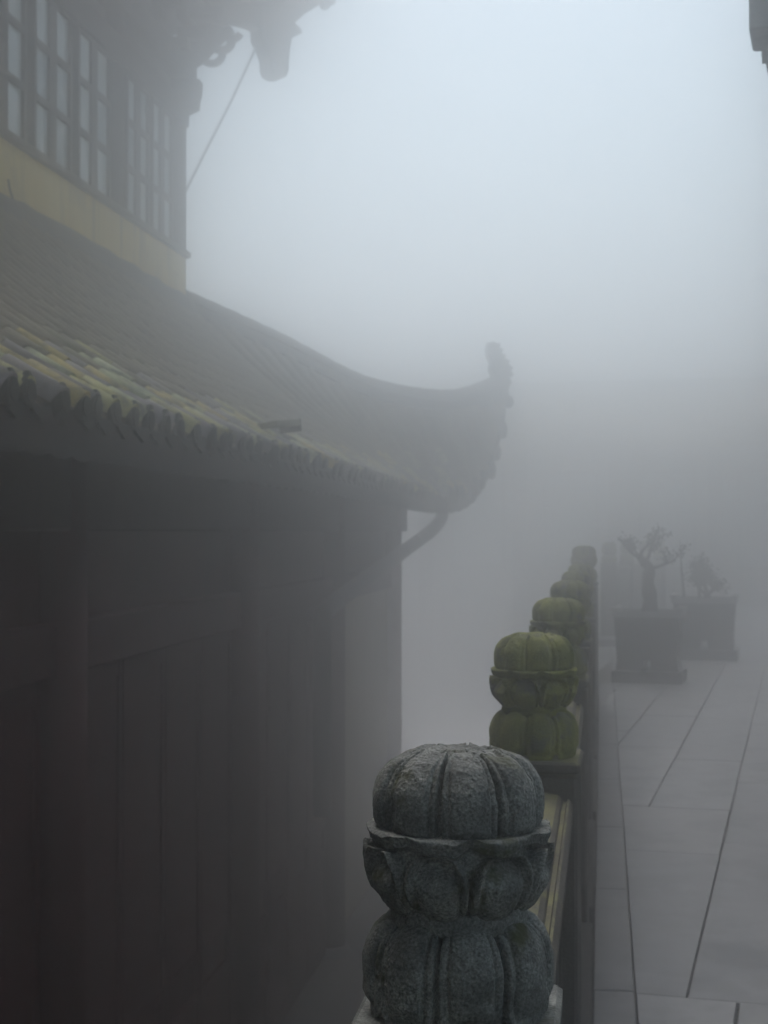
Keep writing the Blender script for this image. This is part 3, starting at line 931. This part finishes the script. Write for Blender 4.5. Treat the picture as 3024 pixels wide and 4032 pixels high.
# rafters under the lower eave
rf = MB(); rf.box(-0.62, -0.03, -0.035, 0.035, -0.085, -0.012)
me_rf2 = mesh_from("eave_rafter", rf.v, rf.f)
Y = 3.2
while Y < 18.4:
    a = roof_pt(Y, 0); b = roof_pt(Y, 0.2)
    put("eave_rafter", me_rf2, M['soffit'], hall, loc=a + Vector((0, 0, -0.11)) + HOFF, rot=(0, atan2(b.z - a.z, a.x - b.x), 0))
    Y += 0.33

# corner carvings: silhouettes facing the camera, on the diagonal of the corner
diag = Vector((1, 1, 0)).normalized(); dn = Vector((1, -1, 0)).normalized()
def corner_piece(name, px, dist, half, mat, bev=0.012, dirv=None):
    """outline given in picture units at its own distance, cut into a thick piece that stands on the diagonal"""
    dv = (dirv or diag).normalized(); nv = Vector((dv.y, -dv.x, 0))
    p0 = px_at(sum(p[0] for p in px) / len(px), dist)
    # choose the point so that the piece lies in the vertical plane through the wall corner
    cx = sum(p[0] for p in px) / len(px)
    ang = math.atan((cx - 829.5) / 3194.4) - TH
    vdir = Vector((sin(ang), cos(ang)))
    side = Vector((vdir.y, -vdir.x))
    f = dv.x * side.x + dv.y * side.y
    pts = [((x - cx) / 3194.4 * dist / f, (1148 - y) / 3194.4 * dist) for x, y in px]
    b0 = Vector((p0.x, p0.y, C))
    m = HB(); m.prism(pts, -half, half, bev, frame=lambda a, c, b: b0 + dv * a + nv * c + Vector((0, 0, b)))
    return m.build(name, mat)
# carved corner boss hanging from the hip rafter end
corner_piece("hanging_boss", [(556, 20), (551, 60), (553, 92), (563, 110), (571, 130), (572, 152), (577, 163), (590, 168), (605, 165), (611, 150), (611, 128), (614, 100), (618, 78), (640, 62), (636, 52), (612, 34), (604, 20)], 17.2, 0.14, M['dark_wood'], 0.02)
corner_piece("hip_rafter", [(392, -40), (392, 60), (440, 66), (480, 62), (510, 55), (535, 56), (560, 62), (618, 40), (650, 4), (690, -30), (690, -60)], 17.0, 0.10, M['dark_wood'], 0.015)
corner_piece("eave_hook", [(700, -20), (693, 4), (696, 16), (706, 16), (710, 8), (720, 2), (722, -20)], 17.9, 0.05, M['dark_wood'], 0.008)
# scroll bracket: a run of curls under the hip rafter
def curl(cx, cy, r, a0, a1, n=14, grow=0.0):
    return [(cx + cos(a0 + (a1 - a0) * k / n) * (r + grow * k / n), cy - sin(a0 + (a1 - a0) * k / n) * (r + grow * k / n)) for k in range(n + 1)]
def px3(x, y, dist):
    p = px_at(x, dist); return Vector((p.x, p.y, C + (1148 - y) / 3194.4 * dist))
sc_ = HB()
D_ = 16.9
sc_.tube([px3(x, y, D_) for x, y in curl(457, 112, 22, pi * 0.95, pi * 2.15)] , 0.045, 8)
sc_.tube([px3(x, y, D_) for x, y in curl(478, 84, 21, pi * 1.25, pi * 2.2)], 0.05, 8)
sc_.tube([px3(x, y, D_) for x, y in curl(500, 60, 20, pi * 1.1, pi * 1.85)], 0.045, 8)
sc_.tube([px3(x, y, D_) for x, y in ((405, 120), (430, 108), (452, 92), (475, 74), (500, 58))], [0.16, 0.14, 0.10, 0.08, 0.06], 8)
sc_.tube([px3(x, y, D_) for x, y in ((408, 60), (440, 60), (480, 62))], [0.26, 0.2, 0.08], 8)
sc_.build("scroll_bracket", M['dark_wood'], smooth=True)
corner_piece("bracket_arm", [(385, 80), (428, 80), (430, 128), (420, 142), (406, 150), (400, 165), (385, 165)], 16.75, 0.12, M['dark_wood'])
corner_piece("bracket_block", [(380, 172), (418, 171), (426, 180), (424, 206), (420, 222), (419, 240), (402, 243), (380, 243)], 16.7, 0.13, M['dark_wood'])
# stay cable from the boss to the wall corner
cb_ = HB(); cb_.tube([px3(551, 100, 17.1), px3(500, 212, 16.9), px3(450, 310, 16.75), px3(398, 415, 16.6)], 0.014, 6); cb_.build("stay_cable", M['cable'])
# loose cable along the yellow wall
cb_ = HB()
def wall_pt(x, y):
    an = math.atan((x - 829.5) / 3194.4) - TH
    Yp = (XW + 0.02) / math.tan(an) if abs(an) > 1e-6 else 0
    zc = Yp * cos(TH) - (XW + 0.02) * sin(TH)
    return Vector((XW + 0.025, Yp, C + (1148 - y) / 3194.4 * zc))
cb_.tube(catmull([wall_pt(14, 385)[:], wall_pt(19, 412)[:], wall_pt(28, 440)[:], wall_pt(34, 470)[:]], 5), 0.010, 6)
cb_.build("wall_cable", M['cable'])

# ---- lower storey
XL, YL = -2.66, 18.40
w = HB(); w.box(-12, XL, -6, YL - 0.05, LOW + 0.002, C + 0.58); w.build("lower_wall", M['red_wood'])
w = HB(); w.box(-11.9, XL - 0.0, YL - 0.046, YL, LOW + 0.002, C + 0.58); w.build("end_wall", M['fogged_plaster'])
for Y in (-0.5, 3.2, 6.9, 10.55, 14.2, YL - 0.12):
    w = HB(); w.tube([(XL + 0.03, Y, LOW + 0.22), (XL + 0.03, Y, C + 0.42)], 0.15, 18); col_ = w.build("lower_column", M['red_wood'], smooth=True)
    b = MB(); b.tube([Vector((XL + 0.03, Y, LOW)) + HOFF, Vector((XL + 0.03, Y, LOW + 0.12)) + HOFF, Vector((XL + 0.03, Y, LOW + 0.24)) + HOFF], [0.24, 0.25, 0.18], 18)
    b.build("column_base", M['plinth'], col_)
w = HB(); w.box(XL - 0.02, XL + 0.14, -6, YL + 0.75, C + 0.0, C + 0.40, 0.012); w.build("eave_beam", M['dark_wood'])
w = HB(); w.box(XL - 0.02, XL + 0.08, -6, YL - 0.25, C - 0.70, C - 0.44, 0.012); w.build("tie_beam", M['red_wood'])
# door leaves between the columns
ys = [-0.5, 3.2, 6.9, 10.55, 14.2, YL - 0.12]
w = HB(); w.box(XL - 0.02, XL + 0.024, ys[-2] + 0.17, ys[-1] - 0.17, LOW + 0.2, C - 0.712); w.build("end_bay_wall", M['fogged_plaster'])  # bay coloured pale to blend into the mist
for a, b in zip(ys[:-2], ys[1:-1]):
    n = 4; wd = (b - a - 0.4) / n
    for k in range(n):
        y0 = a + 0.2 + k * wd + 0.01; y1 = y0 + wd - 0.02
        m = HB()
        m.box(XL + 0.0, XL + 0.03, y0, y0 + 0.06, LOW + 0.2, C - 0.71); m.box(XL + 0.0, XL + 0.03, y1 - 0.06, y1, LOW + 0.2, C - 0.71)
        for z0, z1 in ((LOW + 0.2, LOW + 0.3), (LOW + 1.15, LOW + 1.22), (LOW + 1.42, LOW + 1.49), (C - 0.79, C - 0.71)):
            m.box(XL + 0.002, XL + 0.027, y0 + 0.06, y1 - 0.06, z0, z1)
        m.box(XL + 0.001, XL + 0.02, y0 + 0.06, y1 - 0.06, LOW + 0.3, LOW + 1.15)
        m.box(XL + 0.001, XL + 0.016, y0 + 0.06, y1 - 0.06, LOW + 1.49, C - 0.79)
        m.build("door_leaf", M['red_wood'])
w = HB(); w.box(-12, -0.52, -6, YL + 0.9, LOW + 0.003, LOW + 0.15, 0.015); w.build("plinth_and_dim_floor", M['dark_stone'])  # plinth drawn out across the alley, its dark colour dims the floor

# ---- gutter outlet, downspout along the wall
dp = HB()
def px_on_x(x, y, X):
    an = math.atan((x - 829.5) / 3194.4) - TH
    Yp = X / math.tan(an); zc = Yp * cos(TH) - X * sin(TH)
    return (X, Yp, C + (1148 - y) / 3194.4 * zc)
XP = XL + 0.27
pts = catmull([px_on_x(956, 1060, -2.06), px_on_x(956, 1100, -2.06), px_on_x(950, 1126, -2.09), px_on_x(928, 1150, -2.20), px_on_x(895, 1174, XP), px_on_x(850, 1207, XP), px_on_x(800, 1244, XP), px_on_x(750, 1282, XP), px_on_x(705, 1317, XP), px_on_x(697, 1345, XP), px_on_x(696, 1420, XP), px_on_x(696, 1760, XP)], 6)
dp.tube(pts, 0.082, 12); dp.build("downspout", M['pipe'], smooth=True)
# loose board lying on the eave
bd = empty("loose_board", px3(600, 917, 9.95)); tag(bd, "short pale board lying across the mossy eave tiles", "board")
EAVE_B = px3(600, 917, 9.95)
m = MB(); m.box(-0.075, 0.09, -0.16, 0.16, -0.022, 0.022, 0.003); m.build("plank", M['board'], bd); bd.rotation_euler = (0, radians(-6), radians(38))
m = MB(); m.box(0.088, 0.094, -0.162, 0.162, -0.06, 0.024, 0.001); m.build("plank_lip", M['dark_wood'], bd)

# ================================================================== RIGHT HAND HALL (its eave pokes into the top right corner)
RA = radians(8.6)
rh = empty("side_hall", (1.55, 3.4, 0), -RA)
tag(rh, "dark eave end of a side hall poking in at the upper right corner", "side hall")
_inv = (Matrix.Translation((1.55, 3.4, 0)) @ Matrix.Rotation(-RA, 4, 'Z')).inverted()
kb = _inv @ px3(1621, 62, 4.6)            # near lower left corner of the beam end
dl = _inv @ px3(1663, 95, 5.0)            # first drip of the receding eave
EH = dl.z
m = MB(); m.box(0.0, 7.0, 0.9, 16, 0.0, EH + 0.9); m.build("hall_wall", M['red_wood'], rh)
for yy in (1.0, 4.4, 7.8, 11.2, 14.6):
    m = MB(); m.tube([(0.0, yy, 0.0), (0.0, yy, EH + 0.3)], 0.15, 16); m.build("hall_column", M['red_wood'], rh, smooth=True)
m = MB(); m.box(kb.x, kb.x + 0.075, kb.y, kb.y + 0.22, kb.z, kb.z + 0.40, 0.006); m.build("beam_end", M['concrete'], rh)
ex0, ey0 = dl.x, dl.y
m = MB(); m.box(ex0 + 0.03, ex0 + 0.16, ey0 - 0.3, 16.3, EH + 0.06, EH + 0.34, 0.008); m.build("eave_beam", M['concrete'], rh)
m = MB(); m.grid([[(ex0 + 0.165, ey0 - 0.3, EH + 0.30), (ex0 + 0.165, 16.3, EH + 0.30)], [(3.2, ey0 - 0.3, EH + 2.3), (3.2, 16.3, EH + 2.3)]]); m.build("roof_underside", M['soffit'], rh)
m = MB()
for i in range(60):
    y = ey0 - 0.1 + i * 0.245
    m.grid([[(ex0 - 0.02 + 4.5 * q, y + 0.07 * cos(a) + 0.12, EH + 0.37 + 2.05 * q + 0.07 * sin(a)) for a in [pi * k / 6 for k in range(7)]] for q in (0, .33, .66, 1)])
m.grid([[(ex0 - 0.02, ey0 - 0.3, EH + 0.365), (ex0 - 0.02, 16.3, EH + 0.365)], [(ex0 + 4.5, ey0 - 0.3, EH + 2.42), (ex0 + 4.5, 16.3, EH + 2.42)]])
m.build("roof_tiles", M['roof_bed'], rh)
me_rd = MB(); w_ = 0.11
me_rd.prism([(-w_, 0.10), (w_, 0.10), (w_ * .9, 0.03), (w_ * .6, -0.02), (w_ * .25, -0.04), (0, -0.07), (-w_ * .25, -0.04), (-w_ * .6, -0.02), (-w_ * .9, 0.03)], -0.012, 0.014, frame=lambda a, c, b: (c, a, b))
me_rd = mesh_from("drip_tile", me_rd.v, me_rd.f)
for i in range(44):
    put("drip_tile", me_rd, M['shaded_tile_cap'], rh, loc=(ex0 + random.uniform(-.008, .008), ey0 + i * 0.245, EH + random.uniform(-.01, .01)), rot=(random.uniform(-.08, .08), random.uniform(-.15, .25), random.uniform(-.15, .15)))

# unseen porch added behind the camera, shaped to keep sky light off the near fog
m = MB(); m.box(-3.6, 0.0, -9.5, -2.9, EH + 0.45, EH + 0.60); m.build("shade_porch_ceiling", M['soffit'], rh)
m = MB(); m.prism([(-3.6, EH + 0.604), (0.05, EH + 0.604), (0.05, EH + 1.5), (-1.6, EH + 1.75)], -9.6, -2.75, frame=lambda a, c, b: (a, c, b)); m.build("shade_porch_roof", M['roof_bed'], rh)
m = MB(); m.box(-3.6, 0.0, -2.898, -2.7, EH + 0.2, EH + 0.60, 0.01); m.build("shade_porch_beam", M['dark_wood'], rh)
for yy in (-2.9, -6.1, -9.3):
    for xx in ((-0.05,) if yy > -4 else (-1.85, -0.05)):
        m = MB(); m.tube([(xx, yy, 0.0), (xx, yy, EH + 0.449)], 0.12, 14); m.build("shade_porch_column", M['red_wood'], rh, smooth=True)

# ================================================================== PLANTERS
def leaf_mesh():
    vs = [(0, 0, 0), (0.018, 0.022, 0.004), (0.0, 0.058, -0.004), (-0.018, 0.022, 0.004)]
    return vs, [[0, 1, 2], [0, 2, 3]]
LV, LF = leaf_mesh()
def planter(x, y, wd, ht, label, plabel, kind, seed):
    rnd = random.Random(seed)
    o = empty("stone_planter", (x, y, 0.002), -PA + rnd.uniform(-.05, .05)); tag(o, label, "planter", "planters on the terrace")
    h = wd / 2; d = wd * 0.36
    m = MB()
    z0, z1 = 0.22, ht - 0.06          # tapering trough
    r0 = [(-h * .86, -d * .86), (h * .86, -d * .86), (h * .86, d * .86), (-h * .86, d * .86)]
    r1 = [(-h * .94, -d * .94), (h * .94, -d * .94), (h * .94, d * .94), (-h * .94, d * .94)]
    m.add([(a, b, z0) for a, b in r0] + [(a, b, z1) for a, b in r1], [[3, 2, 1, 0], [0, 1, 5, 4], [1, 2, 6, 5], [2, 3, 7, 6], [3, 0, 4, 7]])
    body = m.build("trough", M['pot'], o)
    m = MB(); m.box(-h * .62, h * .62, -d * .866, -d * .80, z0 + 0.09, z1 - 0.08, 0.01); m.build("front_field", M['pot'], body)
    m = MB()
    for (a0, a1, b0, b1) in ((-h, h, -d, -d * .86), (-h, h, d * .86, d), (-h, -h * .86, -d * .86, d * .86), (h * .86, h, -d * .86, d * .86)):
        m.box(a0, a1, b0, b1, z1 - 0.002, ht)
    for sx in (-1, 1):
        m.box(sx * h * .93 - 0.04, sx * h * .93 + 0.04, -d - 0.01, d + 0.01, ht, ht + 0.035, 0.01)
    m.build("rim", M['pot_rim'], o)
    for sx in (-1, 1):
        m = MB(); m.prism([(-h * .86 * sx, 0.22), (-h * .10 * sx, 0.22), (-h * .13 * sx, 0.12), (-h * .16 * sx, 0.0), (-h * .92 * sx, 0.0), (-h * .90 * sx, 0.12)], -d * .85, d * .85, frame=lambda a, c, b: (a, c, b))
        m.build("foot", M['pot'], o)
    m = MB(); m.box(-h * 1.02, h * 1.02, -d, d, 0.0, 0.12, 0.008); m.build("base_slab", M['pot'], o)
    m = MB(); m.box(-h * .86, h * .86, -d * .86, d * .86, z1 - 0.03, z1 + 0.02); m.build("soil", M['soil'], o)
    # the plant is a thing of its own
    t = empty("bonsai_tree" if kind == 'bonsai' else "potted_shrub", (x, y, z1 + 0.02)); tag(t, plabel, "tree" if kind == 'bonsai' else "shrub", "plants in the terrace planters")
    tr = MB(); tips = []
    def limb(p, dirv, ln, r, depth):
        pts = [p]; q = p.copy(); dd = dirv.normalized()
        n = 6
        for k in range(n):
            dd = (dd + Vector((rnd.uniform(-.35, .35), rnd.uniform(-.35, .35), rnd.uniform(-.12, .25)))).normalized()
            q = q + dd * ln / n; pts.append(q.copy())
        tr.tube(pts, [r * (1 - 0.55 * k / n) for k in range(n + 1)], 7)
        if depth == 0:
            tips.append((q, dd)); tips.append((pts[3], dd))
        else:
            for k in range(3 if depth > 1 else 3):
                at = pts[rnd.randint(3, n)]
                limb(at, (dd + Vector((rnd.uniform(-1, 1), rnd.uniform(-1, 1), rnd.uniform(-.1, .9)))).normalized(), ln * rnd.uniform(.45, .7), r * .45, depth - 1)
    crown = MB()
    if kind == 'bonsai':
        trunk_pts = [Vector(p) for p in ((0, 0, 0), (0.012, 0.02, 0.14), (-0.01, 0.0, 0.30), (0.0, 0.02, 0.46), (-0.05, 0.0, 0.52), (-0.09, 0.01, 0.58))]
        tr.tube(catmull([p[:] for p in trunk_pts], 4), [0.085 - 0.0026 * k + 0.006 * sin(k * 1.3) for k in range(21)], 9)
        for p, dv, ln, r in ((trunk_pts[5], (0.45, 0, 1), 0.24, 0.018), (trunk_pts[4], (0.7, 0.1, 0.4), 0.24, 0.02), (trunk_pts[4], (-0.7, 0.1, 0.35), 0.26, 0.020), (trunk_pts[3], (0.8, -0.1, 0.2), 0.28, 0.018), (trunk_pts[5], (-0.5, 0.3, 0.5), 0.16, 0.015)):
            limb(p, Vector(dv), ln, r, 1)
        dens, spread = 20, 0.030
    else:
        for k in range(5):
            limb(Vector((rnd.uniform(-.1, .1), rnd.uniform(-.06, .06), 0)), Vector((rnd.uniform(-.6, .6), rnd.uniform(-.4, .4), 1)), rnd.uniform(.22, .34) * (1 if kind == 'shrub' else 1.4), 0.024, 2)
        tr.tube([(-0.24, 0, 0.0), (-0.27, 0.01, 0.35), (-0.29, 0.0, 0.72)], [0.022, 0.014, 0.004], 6)
        dens, spread = 20, 0.05
    tr.build("trunk", M['bark'], t, smooth=True)
    for q, dd in tips:
        for _ in range(dens):
            p = q + Vector((rnd.gauss(0, spread), rnd.gauss(0, spread), rnd.gauss(0, spread * .7)))
            R = Matrix.Rotation(rnd.uniform(0, 2 * pi), 3, 'Z') @ Matrix.Rotation(rnd.uniform(-1, 1), 3, 'X') @ Matrix.Rotation(rnd.uniform(-1, 1), 3, 'Y')
            s = rnd.uniform(.4, .85)
            crown.add([p + R @ (Vector(v) * s) for v in LV], LF)
    crown.build("crown", M['leaf'], t)
p1 = px_ground(1403, 1476); planter(p1.x, p1.y + 0.2, 0.68, 0.71, "nearest dark stone planter standing beside the hazy balustrade", "gnarled bonsai with bare forked top in the nearest planter", 'bonsai', 3)
p2 = px_ground(1525, 1425); planter(p2.x, p2.y + 0.2, 0.75, 0.72, "second stone planter, fading into fog right of the nearest", "hazy upright shrub with a thin leader right of the bonsai", 'shrub', 9)

# ================================================================== FAR HALL, all but lost in the fog
fh = empty("far_hall", (1.4, 37.5, LOW), radians(-7)); tag(fh, "very faint hall with a long level roof deep in the fog", "hall")
m = MB(); m.box(-6.2, 9, 0, 6, 0, 6.3); m.build("wall", M['far_wall'], fh)
m = MB(); m.prism([(-1.2, 6.1), (7.2, 6.1), (3.4, 7.7), (3.0, 7.8), (2.6, 7.7)], -7.0, 10, frame=lambda a, c, b: (c, a, b)); m.build("roof", M['roof_bed'], fh)
m = MB(); m.box(-7.2, 10.2, 2.88, 3.12, 7.76, 8.1, 0.03); m.build("ridge_beam", M['ridge'], fh)
for k in range(7):
    x = -5.8 + k * 2.4
    m = MB(); m.tube([(x, -0.7, 0), (x, -0.7, 6.3)], 0.18, 12); m.build("column", M['red_wood'], fh, smooth=True)
    if k < 6:
        m = MB(); m.box(x + 0.5, x + 1.9, -0.06, 0.0, 3.2, 5.6); wo = m.build("window", M['dark_wood'], fh)
        m = MB(); m.box(x + 0.57, x + 1.83, -0.075, -0.063, 3.27, 5.53); m.build("pane", M['sky_glass'], wo)

fh.scale = (1.0, 1.0, 1.03)

# ================================================================== HAZE
hz = MB(); hz.box(-146, 146, -106, 176, LOW - 1.0, C + 9.2)
hm = bpy.data.materials.new("haze"); hm.use_nodes = True
hn_ = hm.node_tree; hn_.nodes.clear()
pv = hn_.nodes.new("ShaderNodeVolumePrincipled"); pv.inputs["Color"].default_value = (0.99, 0.988, 0.987, 1)
pv.inputs["Density"].default_value = HAZE_DENSITY; pv.inputs["Anisotropy"].default_value = 0.945
ho_ = hn_.nodes.new("ShaderNodeOutputMaterial"); hn_.links.new(pv.outputs[0], ho_.inputs["Volume"])
tag(hz.build("haze", hm), "pale grey mountain fog filling the whole courtyard", kind="stuff")
